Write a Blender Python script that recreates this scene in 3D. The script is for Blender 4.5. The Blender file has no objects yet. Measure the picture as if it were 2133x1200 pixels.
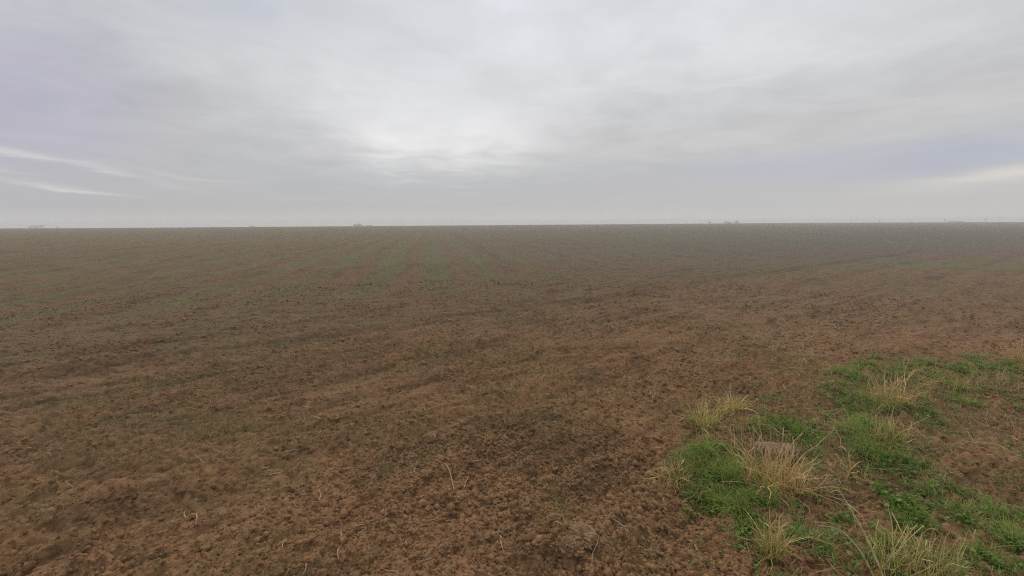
import bpy, math
import numpy as np
from mathutils import Vector, Matrix, Euler

S = bpy.context.scene
COL = S.collection
rng = np.random.default_rng(11)
R = math.radians

# ------------------------------------------------------------------ camera
F_PX = 960.0                      # focal length in pixels of the 2133 px wide photograph
CAM_H = 1.6
PITCH, ROLL = R(8.35), R(-0.23)
cam_d = bpy.data.cameras.new('camera')
cam_d.sensor_width = 36.0
cam_d.lens = 36.0 * F_PX / 2133.0
cam_d.clip_start, cam_d.clip_end = 0.05, 6000
cam = bpy.data.objects.new('camera', cam_d)
COL.objects.link(cam)
cam.rotation_euler = (Matrix.Rotation(math.pi / 2 - PITCH, 3, 'X') @ Matrix.Rotation(ROLL, 3, 'Z')).to_euler()
cam.location = (0, 0, CAM_H)
S.camera = cam
CAM_M = np.array((Matrix.Rotation(math.pi / 2 - PITCH, 3, 'X') @ Matrix.Rotation(ROLL, 3, 'Z')))


def ray(px, py):
    d = CAM_M @ np.array([(px - 1066.5) / F_PX, -(py - 600.0) / F_PX, -1.0])
    return d


def azel(px, py):
    d = ray(px, py)
    return math.degrees(math.atan2(d[0], d[1])), math.degrees(math.atan2(d[2], math.hypot(d[0], d[1])))


# ------------------------------------------------------------------ render look
S.view_settings.view_transform = 'Standard'
S.view_settings.look = 'None'
S.view_settings.exposure = 0.0
S.view_settings.gamma = 1.0
S.view_settings.use_curve_mapping = False
S.render.engine = 'CYCLES'
S.cycles.use_denoising = False
S.cycles.use_adaptive_sampling = False
S.cycles.filter_width = 1.15
S.cycles.max_bounces = 8
S.cycles.volume_bounces = 1
S.cycles.transparent_max_bounces = 8

# ------------------------------------------------------------------ sun (overcast: weak and very soft)
SUN_AZ, SUN_EL = -10.0, 60.0
sun_d = bpy.data.lights.new('sun', 'SUN')
sun_d.energy = 1.4
sun_d.angle = R(28)
sun_d.color = (1.0, 0.95, 0.88)
sun = bpy.data.objects.new('sun', sun_d)
COL.objects.link(sun)
sd = Vector((math.sin(R(SUN_AZ)) * math.cos(R(SUN_EL)), math.cos(R(SUN_AZ)) * math.cos(R(SUN_EL)), math.sin(R(SUN_EL))))
sun.rotation_euler = sd.to_track_quat('Z', 'Y').to_euler()

# ------------------------------------------------------------------ sky: Nishita behind an almost closed cloud cover
world = bpy.data.worlds.new('World')
S.world = world
world.use_nodes = True
wt = world.node_tree
for n in list(wt.nodes):
    wt.nodes.remove(n)
WL = wt.links


class G:
    """tiny helper for math on node sockets"""
    def __init__(self, tree):
        self.t = tree

    def val(self, op, *a):
        n = self.t.nodes.new('ShaderNodeMath')
        n.operation = op
        for i, v in enumerate(a):
            if isinstance(v, (int, float)):
                n.inputs[i].default_value = v
            else:
                self.t.links.new(v, n.inputs[i])
        return n.outputs[0]

    def mix(self, f, a, b, mode='MIX'):
        n = self.t.nodes.new('ShaderNodeMix')
        n.data_type = 'RGBA'
        n.blend_type = mode
        n.clamp_factor = True
        for s, v in ((n.inputs[0], f), (n.inputs[6], a), (n.inputs[7], b)):
            if isinstance(v, (int, float)):
                s.default_value = v
            elif isinstance(v, tuple):
                s.default_value = (*v, 1) if len(v) == 3 else v
            else:
                self.t.links.new(v, s)
        return n.outputs[2]

    def noise(self, vec, scale, detail=4.0, rough=0.55, dist=0.0):
        n = self.t.nodes.new('ShaderNodeTexNoise')
        n.inputs['Scale'].default_value = scale
        n.inputs['Detail'].default_value = detail
        n.inputs['Roughness'].default_value = rough
        n.inputs['Distortion'].default_value = dist
        if vec is not None:
            self.t.links.new(vec, n.inputs['Vector'])
        return n.outputs['Fac']

    def ramp(self, f, lo, hi):
        n = self.t.nodes.new('ShaderNodeMapRange')
        n.interpolation_type = 'SMOOTHSTEP'
        n.inputs[1].default_value = lo
        n.inputs[2].default_value = hi
        self.t.links.new(f, n.inputs[0])
        return n.outputs[0]

    def comb(self, x, y, z):
        n = self.t.nodes.new('ShaderNodeCombineXYZ')
        for i, v in enumerate((x, y, z)):
            if isinstance(v, (int, float)):
                n.inputs[i].default_value = v
            else:
                self.t.links.new(v, n.inputs[i])
        return n.outputs[0]


def lin(r, g, b):
    f = lambda c: (c / 255 / 12.92) if c / 255 <= 0.04045 else ((c / 255 + 0.055) / 1.055) ** 2.4
    return (f(r), f(g), f(b))


def build_sky():
    g = G(wt)
    sky = wt.nodes.new('ShaderNodeTexSky')
    sky.sky_type = 'NISHITA'
    sky.sun_disc = False
    sky.sun_elevation = R(SUN_EL)
    sky.sun_rotation = R(SUN_AZ)
    sky.air_density, sky.dust_density = 1.2, 3.0
    tc = wt.nodes.new('ShaderNodeTexCoord')
    sep = wt.nodes.new('ShaderNodeSeparateXYZ')
    WL.new(tc.outputs['Generated'], sep.inputs[0])
    x, y, z = sep.outputs
    az = g.val('MULTIPLY', g.val('ARCTAN2', x, y), 180 / math.pi)
    el = g.val('MULTIPLY', g.val('ARCSINE', z), 180 / math.pi)
    # coordinates on a flat cloud base: streaks get thin towards the horizon by themselves
    zz = g.val('ADD', g.val('MAXIMUM', z, 0.0), 0.10)
    cloud = g.comb(g.val('DIVIDE', x, zz), g.val('DIVIDE', y, zz), 0.0)
    streak = g.comb(g.val('MULTIPLY', az, 0.05), g.val('MULTIPLY', el, 0.45), 3.0)
    n1 = g.noise(cloud, 0.55, 5, 0.55, 0.6)
    n2 = g.noise(cloud, 2.1, 6, 0.58, 0.5)
    n3 = g.noise(streak, 1.2, 5, 0.6, 0.8)
    n4 = g.noise(tc.outputs['Generated'], 3.0, 5, 0.55, 0.5)
    # wandering of the cloud edges, in degrees
    waz = g.val('ADD', az, g.val('MULTIPLY', g.val('SUBTRACT', n4, 0.5), 26.0))
    wel = g.val('ADD', el, g.val('MULTIPLY', g.val('SUBTRACT', n2, 0.5), 5.0))
    wel2 = g.val('ADD', el, g.val('MULTIPLY', g.val('SUBTRACT', n3, 0.5), 2.2))

    def blob(px, py, wpx, hpx, tilt=0.0, a=waz, e=wel):
        a0, e0 = azel(px, py)
        w = abs(azel(px + wpx, py)[0] - a0)
        h = abs(azel(px, py - hpx)[1] - e0)
        da = g.val('SUBTRACT', a, a0)
        de = g.val('SUBTRACT', g.val('SUBTRACT', e, e0), g.val('MULTIPLY', da, tilt))
        q = g.val('ADD', g.val('POWER', g.val('DIVIDE', g.val('ABSOLUTE', da), w), 2.0),
                  g.val('POWER', g.val('DIVIDE', g.val('ABSOLUTE', de), h), 2.0))
        return g.val('EXPONENT', g.val('MULTIPLY', q, -1.0))

    c = g.mix(g.ramp(el, 0.0, 30.0), lin(186, 186, 186), lin(207, 208, 213))
    c = g.mix(g.ramp(az, -55.0, 15.0), c, g.mix(1.0, c, (1.13, 1.12, 1.10), 'MULTIPLY'))
    # darker bank low in the middle
    c = g.mix(g.val('MULTIPLY', blob(900, 385, 620, 50), 0.85), c, lin(183, 185, 190))
    # lavender side, upper left
    c = g.mix(g.val('MULTIPLY', blob(-80, 190, 330, 190), 0.9), c, lin(185, 182, 199))
    c = g.mix(g.val('MULTIPLY', blob(500, 0, 160, 70), 0.5), c, lin(186, 194, 208))
    c = g.mix(g.val('MULTIPLY', blob(870, 70, 90, 60), 0.35), c, lin(200, 200, 216))
    # bright middle
    c = g.mix(g.val('MULTIPLY', blob(880, 180, 330, 150), 0.55), c, lin(226, 226, 230))
    c = g.mix(g.val('MULTIPLY', blob(930, 280, 150, 72), 0.9), c, lin(236, 236, 236))
    c = g.mix(g.val('MULTIPLY', blob(760, 190, 90, 60), 0.6), c, lin(230, 230, 233))
    c = g.mix(g.val('MULTIPLY', blob(1080, 20, 90, 70), 0.6), c, lin(232, 232, 243))
    c = g.mix(g.val('MULTIPLY', blob(1450, 60, 720, 150), 0.75), c, lin(226, 227, 231))
    c = g.mix(g.val('MULTIPLY', blob(1560, 100, 120, 80), 0.4), c, lin(228, 231, 233))
    c = g.mix(g.val('MULTIPLY', blob(1480, 225, 260, 40, 0.18), 0.4), c, lin(205, 206, 208))
    # blue grey gap on the right with the pale cloud edge below it
    c = g.mix(g.val('MULTIPLY', blob(2010, 322, 420, 42, 0.10, az, wel2), 0.95), c, lin(182, 186, 198))
    c = g.mix(g.val('MULTIPLY', blob(1600, 350, 330, 34, 0.06, az, wel2), 0.65), c, lin(186, 187, 200))
    c = g.mix(g.val('MULTIPLY', blob(2110, 365, 260, 17, 0.10, az, wel2), 0.85), c, lin(222, 217, 212))
    c = g.mix(g.val('MULTIPLY', blob(1900, 420, 400, 30, 0.03, az, wel2), 0.5), c, lin(198, 197, 196))
    # thin bright streaks low on the left
    s = g.ramp(n3, 0.45, 0.72)
    for (px, py, w, h, t, k) in ((60, 322, 210, 9, -0.20, 1.0), (150, 338, 170, 7, -0.22, 0.9), (360, 366, 150, 8, -0.16, 0.6),
                                 (140, 388, 120, 6, -0.14, 0.9), (180, 396, 90, 4, -0.14, 0.6), (470, 380, 70, 6, -0.03, 0.5), (640, 414, 60, 4, 0.0, 0.4),
                                 (20, 355, 60, 5, -0.15, 0.5)):
        f = g.val('MULTIPLY', blob(px, py, w, h * .85, t, az, wel2), g.val('ADD', g.val('MULTIPLY', s, 0.6), 0.4))
        c = g.mix(g.val('MULTIPLY', f, k * .65), c, lin(222, 219, 217))
    # paler strip right above the land
    c = g.mix(g.val('MULTIPLY', g.ramp(el, 1.8, 0.1), .55), c, lin(204, 202, 200))
    # cloud texture
    tex = g.val('ADD', g.val('MULTIPLY', g.val('SUBTRACT', n1, 0.5), 0.48), g.val('MULTIPLY', g.val('SUBTRACT', n2, 0.5), 0.34))
    tex = g.val('ADD', g.val('MULTIPLY', tex, g.ramp(el, 1.0, 14.0)), 1.0)
    tex = g.val('MULTIPLY', tex, g.val('ADD', 1.0, g.val('MULTIPLY', g.val('SUBTRACT', n3, 0.5), 0.06)))
    c = g.mix(1.0, c, g.comb(tex, tex, tex), 'MULTIPLY')
    c = g.mix(1.0, c, (10.0, 10.0, 10.0), 'MULTIPLY')
    c = g.mix(0.94, sky.outputs[0], c)
    bg = wt.nodes.new('ShaderNodeBackground')
    bg.inputs['Strength'].default_value = 0.1
    WL.new(c, bg.inputs['Color'])
    out = wt.nodes.new('ShaderNodeOutputWorld')
    WL.new(bg.outputs[0], out.inputs['Surface'])


build_sky()

# ------------------------------------------------------------------ noise on arrays
_perm = np.random.default_rng(5).permutation(512).astype(np.int64)
_ang = np.random.default_rng(6).random(512) * 2 * np.pi
_gx, _gy = np.cos(_ang), np.sin(_ang)


def perlin(x, y, seed=0):
    x = np.asarray(x, float); y = np.asarray(y, float)
    xi = np.floor(x); yi = np.floor(y)
    xf, yf = x - xi, y - yi
    xi = xi.astype(np.int64) + seed * 37; yi = yi.astype(np.int64) + seed * 101

    def h(i, j):
        return _perm[(_perm[(_perm[i & 511] + j) & 511] + (i >> 9) * 7 + (j >> 9) * 13) & 511]

    u = xf * xf * xf * (xf * (xf * 6 - 15) + 10)
    v = yf * yf * yf * (yf * (yf * 6 - 15) + 10)

    def dot(i, j, dx, dy):
        k = h(i, j)
        return _gx[k] * dx + _gy[k] * dy

    a = dot(xi, yi, xf, yf); b = dot(xi + 1, yi, xf - 1, yf)
    c = dot(xi, yi + 1, xf, yf - 1); d = dot(xi + 1, yi + 1, xf - 1, yf - 1)
    return ((a + (b - a) * u) + ((c + (d - c) * u) - (a + (b - a) * u)) * v) * 1.5


def sm(x, a, b):
    t = np.clip((x - a) / (b - a), 0, 1)
    return t * t * (3 - 2 * t)


HD = R(54)            # direction of the headland furrows, right of straight ahead
FD = R(-9.8)          # direction of the rows of the main field


def terrain(x, y):
    y0 = np.clip(110 + 0.35 * x, 60, 165)
    k = 4.76e-5
    u = np.maximum(0, y - y0)
    u1 = np.minimum(u, 175)
    return -k * (u1 * u1 + 2 * 175 * np.maximum(0, u - 175))


def relief(x, y, cell=0.0):
    """furrows, clods and hollows of the tilled soil, metres"""
    u = x * math.sin(HD) + y * math.cos(HD)
    v = -x * math.cos(HD) + y * math.sin(HD)
    w = x * math.cos(FD) - y * math.sin(FD)          # across the field rows
    head = 1 - sm(v + 1.5 * perlin(u * .15, v * .15, 1), 8.0, 11.5)

    def amp(lam):
        return np.clip(lam / (2.2 * np.maximum(cell, 1e-6)) - 0.6, 0, 1)

    wob = 0.10 * perlin(u * .35, v * .35, 2) + 0.05 * perlin(u * 1.3, v * 1.3, 3)
    z = 0.030 * perlin(x * .45, y * .45, 4) * amp(2) + 0.05 * perlin(x * .11, y * .11, 14)
    vv = v + wob * 1.5
    broken = np.clip(0.6 + 0.9 * perlin(u * .8, v * 1.5, 5), 0, 1.3)
    z = z + head * broken * (0.018 * np.cos(vv * 2 * np.pi / .62) * amp(.62) + 0.006 * np.cos(vv * 2 * np.pi / .21 + 1.0) * amp(.21))
    z = z + (1 - head) * (0.02 * np.cos((w + wob) * 2 * np.pi / .75) * amp(.75) + 0.03 * np.cos((w + wob) * 2 * np.pi / 3.0) * amp(3))
    dash = np.clip(2.2 * perlin(u * 1.1, v * 2.6, 81) + .1, 0, 1)
    z = z - head * dash * 0.026 * sm(np.cos(vv * 2 * np.pi / .31 + 2.5 * perlin(u * .5, v * .5, 82)), .62, 1) * amp(.16)
    dash2 = np.clip(2.0 * perlin(w * 1.6, y * .45, 83) + .25, 0, 1)
    z = z - (1 - head) * dash2 * 0.040 * sm(np.cos((w + .5 * wob) * 2 * np.pi / .75), .5, 1) * amp(.4)
    # stretched along the furrows
    su, sv = u * .55, v
    z = z + 0.034 * (np.abs(perlin(su * 1.5 + .3 * wob, sv * 2.2, 6)) - .25) * amp(.45)
    rough = np.clip(0.74 + 0.42 * perlin(x * .55, y * .55, 7) + 0.3 * perlin(x * 1.6, y * 1.6, 17), 0.35, 1.2)
    # the rough crumbly heap at the front, where a wheel has turned
    lump = np.clip(.7 + 1.1 * perlin(x * 3.3, y * 3.3, 24), .15, 1.6)
    heap = np.exp(-(((x - .4) / .6) ** 2 + ((y - 2.15) / .42) ** 2))
    wx, wy = x + .07 * perlin(x * 5, y * 5, 20) + .02 * perlin(x * 17, y * 17, 22), y + .07 * perlin(x * 5, y * 5, 21) + .02 * perlin(x * 17, y * 17, 23)
    wu = wx * math.sin(HD) + wy * math.cos(HD); wv = -wx * math.cos(HD) + wy * math.sin(HD)
    z = z + (.25 + rough) * 0.024 * perlin(wu * 3.4, wv * 6.5, 8) * amp(.2)
    z = z + (.25 + rough) * 0.036 * (np.abs(perlin(wu * 8.0, wv * 13.0, 9)) - .3) * amp(.10)
    z = z + (.2 + rough) * 0.020 * perlin(wu * 15, wv * 21, 19) * amp(.06)
    z = z + lump * (.3 + rough + 0.35 * heap) * 0.024 * (np.abs(perlin(wx * 22, wy * 22, 10)) - .3) * amp(.05)
    z = z + (0.4 + .6 * rough + 0.3 * heap) * 0.014 * perlin(wx * 41, wy * 41, 11) * amp(.026)
    z = z + (0.5 + .5 * rough) * 0.0045 * perlin(x * 83, y * 83, 12) * amp(.013)
    z = z + .02 * heap
    # wheel ruts of the headland
    for v0, wd, dp in ((1.35, .16, .04), (1.95, .14, .03), (3.1, .22, .055), (4.9, .22, .06), (6.6, .25, .06)):
        z = z - dp * np.exp(-((vv - v0) / wd) ** 2) * amp(.4) + .5 * dp * np.exp(-((vv - v0 - .3) / .12) ** 2) * amp(.4)
    return z


def H(x, y, cell=0.0):
    return terrain(x, y) + relief(x, y, cell)


def at(px, py, lift=0.0):
    """ground point seen at a pixel of the photograph"""
    d = ray(px, py)
    z = 0.0
    for _ in range(4):
        t = (CAM_H - z) / -d[2]
        z = 0.7 * z + 0.3 * float(H(np.array(d[0] * t), np.array(d[1] * t)))
    t = (CAM_H - z) / -d[2]
    return np.array([d[0] * t, d[1] * t, float(H(np.array(d[0] * t), np.array(d[1] * t))) + lift])


def pixel(p):
    q = (np.asarray(p) - np.array([0, 0, CAM_H])) @ CAM_M
    return 1066.5 + F_PX * q[..., 0] / -q[..., 2], 600.0 - F_PX * q[..., 1] / -q[..., 2]


# ------------------------------------------------------------------ mesh helpers
def mesh_obj(name, v, faces, mat, parent=None, colors=None, smooth=True):
    """faces: int array (n, k)"""
    me = bpy.data.meshes.new(name)
    v = np.asarray(v, np.float32).reshape(-1, 3)
    faces = np.asarray(faces, np.int32)
    n, k = faces.shape
    me.vertices.add(len(v))
    me.vertices.foreach_set('co', v.ravel())
    me.loops.add(n * k)
    me.loops.foreach_set('vertex_index', faces.ravel())
    me.polygons.add(n)
    me.polygons.foreach_set('loop_start', np.arange(0, n * k, k, dtype=np.int32))
    if smooth:
        me.polygons.foreach_set('use_smooth', np.ones(n, bool))
    me.update(calc_edges=True)
    if colors is not None:
        for an, arr in colors.items():
            arr = np.asarray(arr, np.float32)
            if arr.ndim == 2:
                a = me.attributes.new(an, 'FLOAT_COLOR', 'POINT')
                a.data.foreach_set('color', np.concatenate([arr, np.ones((len(arr), 1), np.float32)], 1).ravel())
            else:
                a = me.attributes.new(an, 'FLOAT', 'POINT')
                a.data.foreach_set('value', arr.ravel())
    if mat is not None:
        me.materials.append(mat)
    o = bpy.data.objects.new(name, me)
    COL.objects.link(o)
    if parent is not None:
        o.parent = parent
    return o


def tag(o, label=None, cat=None, group=None, kind=None):
    for k, val in (('label', label), ('category', cat), ('group', group), ('kind', kind)):
        if val:
            o[k] = val
    return o


def empty(name, loc, label, cat, group=None):
    o = bpy.data.objects.new(name, None)
    o.empty_display_size = 0.1
    COL.objects.link(o)
    o.location = loc
    return tag(o, label, cat, group)


def blades(base, azim, length, width, lean, curl, c0, c1, seg=4, zmin=None, kink=0.0, pw=1.5):
    """curved tapering strips; returns verts, quads, colours"""
    n = len(base)
    t = np.linspace(0, 1, seg + 1)
    d = np.stack([np.cos(azim), np.sin(azim), np.zeros(n)], 1)
    p = np.zeros((n, seg + 1, 3))
    p[:, 0] = base
    a_off = np.zeros(n)
    for i in range(seg):
        tm = (t[i] + t[i + 1]) / 2
        th = lean + curl * tm + (rng.normal(0, kink, n) if np.any(kink) else 0)
        if np.any(kink):
            a_off = a_off + rng.normal(0, kink * 1.3, n)
            d = np.stack([np.cos(azim + a_off), np.sin(azim + a_off), np.zeros(n)], 1)
        step = (length / seg)[:, None] * (np.sin(th)[:, None] * d + np.cos(th)[:, None] * np.array([0, 0, 1.0]))
        p[:, i + 1] = p[:, i] + step
    if zmin is not None:
        p[..., 2] = np.maximum(p[..., 2], (base[:, 2] + zmin)[:, None])
    tw = rng.uniform(-.9, .9, n)
    side = np.stack([-np.sin(azim) * np.cos(tw), np.cos(azim) * np.cos(tw), np.sin(tw)], 1)
    w = width[:, None] * np.maximum(1 - t[None, :] ** pw, 0.06) * .5
    L_ = p - side[:, None, :] * w[..., None]
    R_ = p + side[:, None, :] * w[..., None]
    v = np.stack([L_, R_], 2).reshape(-1, 3)
    i0 = (np.arange(n) * (seg + 1) * 2)[:, None] + (np.arange(seg) * 2)[None, :]
    q = np.stack([i0, i0 + 1, i0 + 3, i0 + 2], -1).reshape(-1, 4)
    c = c0[:, None, :] + (c1 - c0)[:, None, :] * t[None, :, None]
    c = np.repeat(c[:, :, None, :], 2, 2).reshape(-1, 3)
    return v, q, c


def join(*parts):
    vs, qs, cs, k = [], [], [], 0
    for v, q, c in parts:
        vs.append(v); qs.append(q + k); cs.append(c); k += len(v)
    return np.concatenate(vs), np.concatenate(qs), np.concatenate(cs)


def tube(points, radii, col, sides=6, flat=1.0):
    P = np.asarray(points, float)
    n = len(P)
    T = np.gradient(P, axis=0)
    T /= np.linalg.norm(T, axis=1)[:, None] + 1e-9
    up = np.array([0.13, 0.21, 0.97])
    A = np.cross(T, up); A /= np.linalg.norm(A, axis=1)[:, None] + 1e-9
    B = np.cross(A, T)
    th = np.arange(sides) * 2 * np.pi / sides
    ring = P[:, None, :] + np.asarray(radii)[:, None, None] * (np.cos(th)[None, :, None] * A[:, None, :] + flat * np.sin(th)[None, :, None] * B[:, None, :])
    v = ring.reshape(-1, 3)
    q = []
    for i in range(n - 1):
        for j in range(sides):
            k = (j + 1) % sides
            q.append((i * sides + j, i * sides + k, (i + 1) * sides + k, (i + 1) * sides + j))
    for e in (0, n - 1):                       # caps as quads
        b = e * sides
        for j in range(1, sides - 2, 2):
            q.append((b, b + j, b + j + 1, b + j + 2))
    c = np.repeat(np.broadcast_to(np.asarray(col, float), (n, 3))[:, None, :], sides, 1).reshape(-1, 3)
    return v, np.array(q), c


def spline(pts, n):
    P = np.asarray(pts, float)
    if len(P) == 2:
        P = np.array([P[0], (P[0] + P[1]) / 2, P[1]])
    E = np.concatenate([[2 * P[0] - P[1]], P, [2 * P[-1] - P[-2]]])
    out = []
    for s in np.linspace(0, len(P) - 1 - 1e-6, n):
        i = int(s); t = s - i
        a, b, c, d = E[i], E[i + 1], E[i + 2], E[i + 3]
        out.append(.5 * ((2 * b) + (c - a) * t + (2 * a - 5 * b + 4 * c - d) * t * t + (3 * b - a - 3 * c + d) * t ** 3))
    return np.array(out)


# ------------------------------------------------------------------ materials
def new_mat(name):
    m = bpy.data.materials.new(name)
    m.use_nodes = True
    t = m.node_tree
    b = t.nodes['Principled BSDF']
    return m, t, b, G(t)


def soil_material(name='soil', pale=0.0):
    m, t, b, g = new_mat(name)
    geo = t.nodes.new('ShaderNodeNewGeometry')
    pos = geo.outputs['Position']
    n_big = g.noise(pos, 0.35, 4, .55)
    n_mid = g.noise(pos, 2.3, 4, .6)
    n_fine = g.noise(pos, 30.0, 5, .65)
    n_grit = g.noise(pos, 170.0, 3, .6)

    def along(deg, sx):
        n = t.nodes.new('ShaderNodeMapping')
        n.inputs['Rotation'].default_value = (0, 0, math.radians(deg))
        n.inputs['Scale'].default_value = (sx, 1, 1)
        n.vector_type = 'POINT'
        r_ = t.nodes.new('ShaderNodeVectorRotate')
        r_.rotation_type = 'Z_AXIS'
        r_.inputs['Angle'].default_value = math.radians(deg)
        t.links.new(pos, r_.inputs['Vector'])
        n.inputs['Rotation'].default_value = (0, 0, 0)
        t.links.new(r_.outputs[0], n.inputs['Vector'])
        return n.outputs[0]

    va = along(-36.0, .30)          # along the headland furrows
    vf = along(-99.8, .22)          # along the rows of the main field
    hd = t.nodes.new('ShaderNodeAttribute')
    hd.attribute_name = 'head'
    n_str = g.val('ADD', g.val('MULTIPLY', g.noise(va, 2.6, 6, .68), hd.outputs['Fac']), g.val('MULTIPLY', g.noise(vf, 2.0, 6, .66), g.val('SUBTRACT', 1.0, hd.outputs['Fac'])))
    n_str2 = g.noise(va, 9.0, 5, .7)
    c = g.mix(g.ramp(n_big, .38, .62), (0.290, 0.144, 0.067), (0.286, 0.152, 0.067))
    def attr(nm):
        a_ = t.nodes.new('ShaderNodeAttribute')
        a_.attribute_name = nm
        return a_.outputs['Fac']

    c = g.mix(g.val('MULTIPLY', attr('dry'), .6), c, (0.360, 0.220, 0.115))
    n_spk = g.noise(pos, 13.0, 4, .7)
    c = g.mix(g.val('MULTIPLY', g.ramp(n_mid, .50, .66), .5), c, (0.220, 0.106, 0.054))
    c = g.mix(g.val('MULTIPLY', g.ramp(n_mid, .50, .34), .45), c, (0.185, 0.118, 0.052))
    c = g.mix(g.val('MULTIPLY', g.ramp(n_str, .50, .40), .50), c, (0.105, 0.056, 0.027))
    c = g.mix(g.val('MULTIPLY', g.ramp(n_str, .52, .63), .50), c, (0.285, 0.163, 0.078))
    c = g.mix(g.val('MULTIPLY', g.ramp(n_str2, .53, .62), .45), c, (0.300, 0.176, 0.088))
    c = g.mix(g.val('MULTIPLY', g.ramp(n_str2, .47, .37), .60), c, (0.085, 0.043, 0.020))
    c = g.mix(g.val('MULTIPLY', g.ramp(n_spk, .54, .64), .35), c, (0.310, 0.188, 0.094))
    c = g.mix(g.val('MULTIPLY', g.ramp(n_spk, .45, .36), .50), c, (0.075, 0.040, 0.020))
    c = g.mix(g.val('MULTIPLY', g.ramp(n_fine, .53, .65), .50), c, (0.350, 0.215, 0.115))
    c = g.mix(g.val('MULTIPLY', g.ramp(n_fine, .46, .36), .60), c, (0.075, 0.037, 0.018))
    c = g.mix(g.val('MULTIPLY', g.ramp(n_grit, .58, .70), .40), c, (0.40, 0.265, 0.150))
    c = g.mix(attr('far_tone'), c, g.mix(1.0, c, (0.64, 0.74, 0.82), 'MULTIPLY'))  # soil turns darker and cooler farther out
    c = g.mix(g.val('MULTIPLY', attr('grey'), .70), c, (0.142, 0.124, 0.120))  # haze of the far right painted into the soil colour
    if pale:
        c = g.mix(pale, c, (0.34, 0.225, 0.135))
    at_ = t.nodes.new('ShaderNodeAttribute')
    at_.attribute_name = 'crop'
    leafy = g.val('MULTIPLY', at_.outputs['Fac'], g.ramp(g.noise(pos, 9.0, 4, .7), .38, .62))
    c = g.mix(leafy, c, (0.128, 0.150, 0.058))
    t.links.new(c, b.inputs['Base Color'])
    b.inputs['Roughness'].default_value = .85
    b.inputs['Specular IOR Level'].default_value = .12
    if 'Diffuse Roughness' in b.inputs:
        b.inputs['Diffuse Roughness'].default_value = .7
    bump = t.nodes.new('ShaderNodeBump')
    bump.inputs['Strength'].default_value = .6
    bump.inputs['Distance'].default_value = .012
    hgt = g.val('ADD', g.noise(pos, 60.0, 4, .65), g.val('MULTIPLY', n_grit, .5))
    t.links.new(hgt, bump.inputs['Height'])
    t.links.new(bump.outputs[0], b.inputs['Normal'])
    return m


def leaf_material(name, transl=.3, rough=.55):
    m, t, b, g = new_mat(name)
    a = t.nodes.new('ShaderNodeAttribute')
    a.attribute_name = 'tint'
    geo = t.nodes.new('ShaderNodeNewGeometry')
    n = g.noise(geo.outputs['Position'], 40.0, 3, .6)
    f = g.val('ADD', .8, g.val('MULTIPLY', n, .4))
    c = g.mix(1.0, a.outputs['Color'], g.comb(f, f, f), 'MULTIPLY')
    t.links.new(c, b.inputs['Base Color'])
    b.inputs['Roughness'].default_value = rough
    b.inputs['Specular IOR Level'].default_value = .3
    tr = t.nodes.new('ShaderNodeBsdfTranslucent')
    t.links.new(c, tr.inputs['Color'])
    mx = t.nodes.new('ShaderNodeMixShader')
    mx.inputs[0].default_value = transl
    t.links.new(b.outputs[0], mx.inputs[1])
    t.links.new(tr.outputs[0], mx.inputs[2])
    t.links.new(mx.outputs[0], t.nodes['Material Output'].inputs['Surface'])
    return m


def plain(name, c1, c2, scale=3.0, rough=.8):
    m, t, b, g = new_mat(name)
    geo = t.nodes.new('ShaderNodeNewGeometry')
    t.links.new(g.mix(g.ramp(g.noise(geo.outputs['Position'], scale, 5, .6), .35, .65), c1, c2), b.inputs['Base Color'])
    b.inputs['Roughness'].default_value = rough
    return m


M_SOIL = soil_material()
M_CLOD = soil_material('pale_clod', .30)
M_GRASS = leaf_material('grass_blade', .35)
M_DRY = leaf_material('dry_blade', .2, .7)
M_STRAW = leaf_material('straw', .05, .7)


# ------------------------------------------------------------------ crop cover of the field (young green rows)
def crop_cover(x, y):
    w = x * math.cos(FD) - y * math.sin(FD)
    v = -x * math.cos(HD) + y * math.sin(HD)
    r = np.hypot(x, y)
    n = perlin(x * .06, y * .10, 31) + .5 * perlin(x * .25, y * .3, 32)
    far = sm(v, 8, 12)
    rows = .5 + .5 * np.cos((w + .3 * perlin(x * .1, y * .05, 33)) * 2 * np.pi / 1.7)
    rows2 = .5 + .5 * np.cos(w * 2 * np.pi / 11.0 + .7)
    c = far * (0.18 + .30 * n + 1.2 * (rows - .42) * sm(r, 8, 12) + .15 * rows2)
    # greener strip across the field on the right and the middle streak
    c = c + .75 * np.exp(-((y - 15.5 - .05 * x - 1.0 * perlin(x * .2, y * .2, 34)) / 2.2) ** 2) * sm(x, 4, 13)
    c = c + .55 * sm(y, 16, 50) * sm(x / np.maximum(y, 1), .05, .6)  # extra cover cools the far right tone in place of haze
    c = c + .25 * np.exp(-((w + .5) / 3.5) ** 2) * sm(y, 10, 22)
    c = c + (1 - far) * np.clip(.12 + .30 * perlin(x * .45, y * .7, 35) + .25 * perlin(x * 1.7, y * 2.2, 36), 0, .6)
    return np.clip(c, 0, .9)


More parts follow.
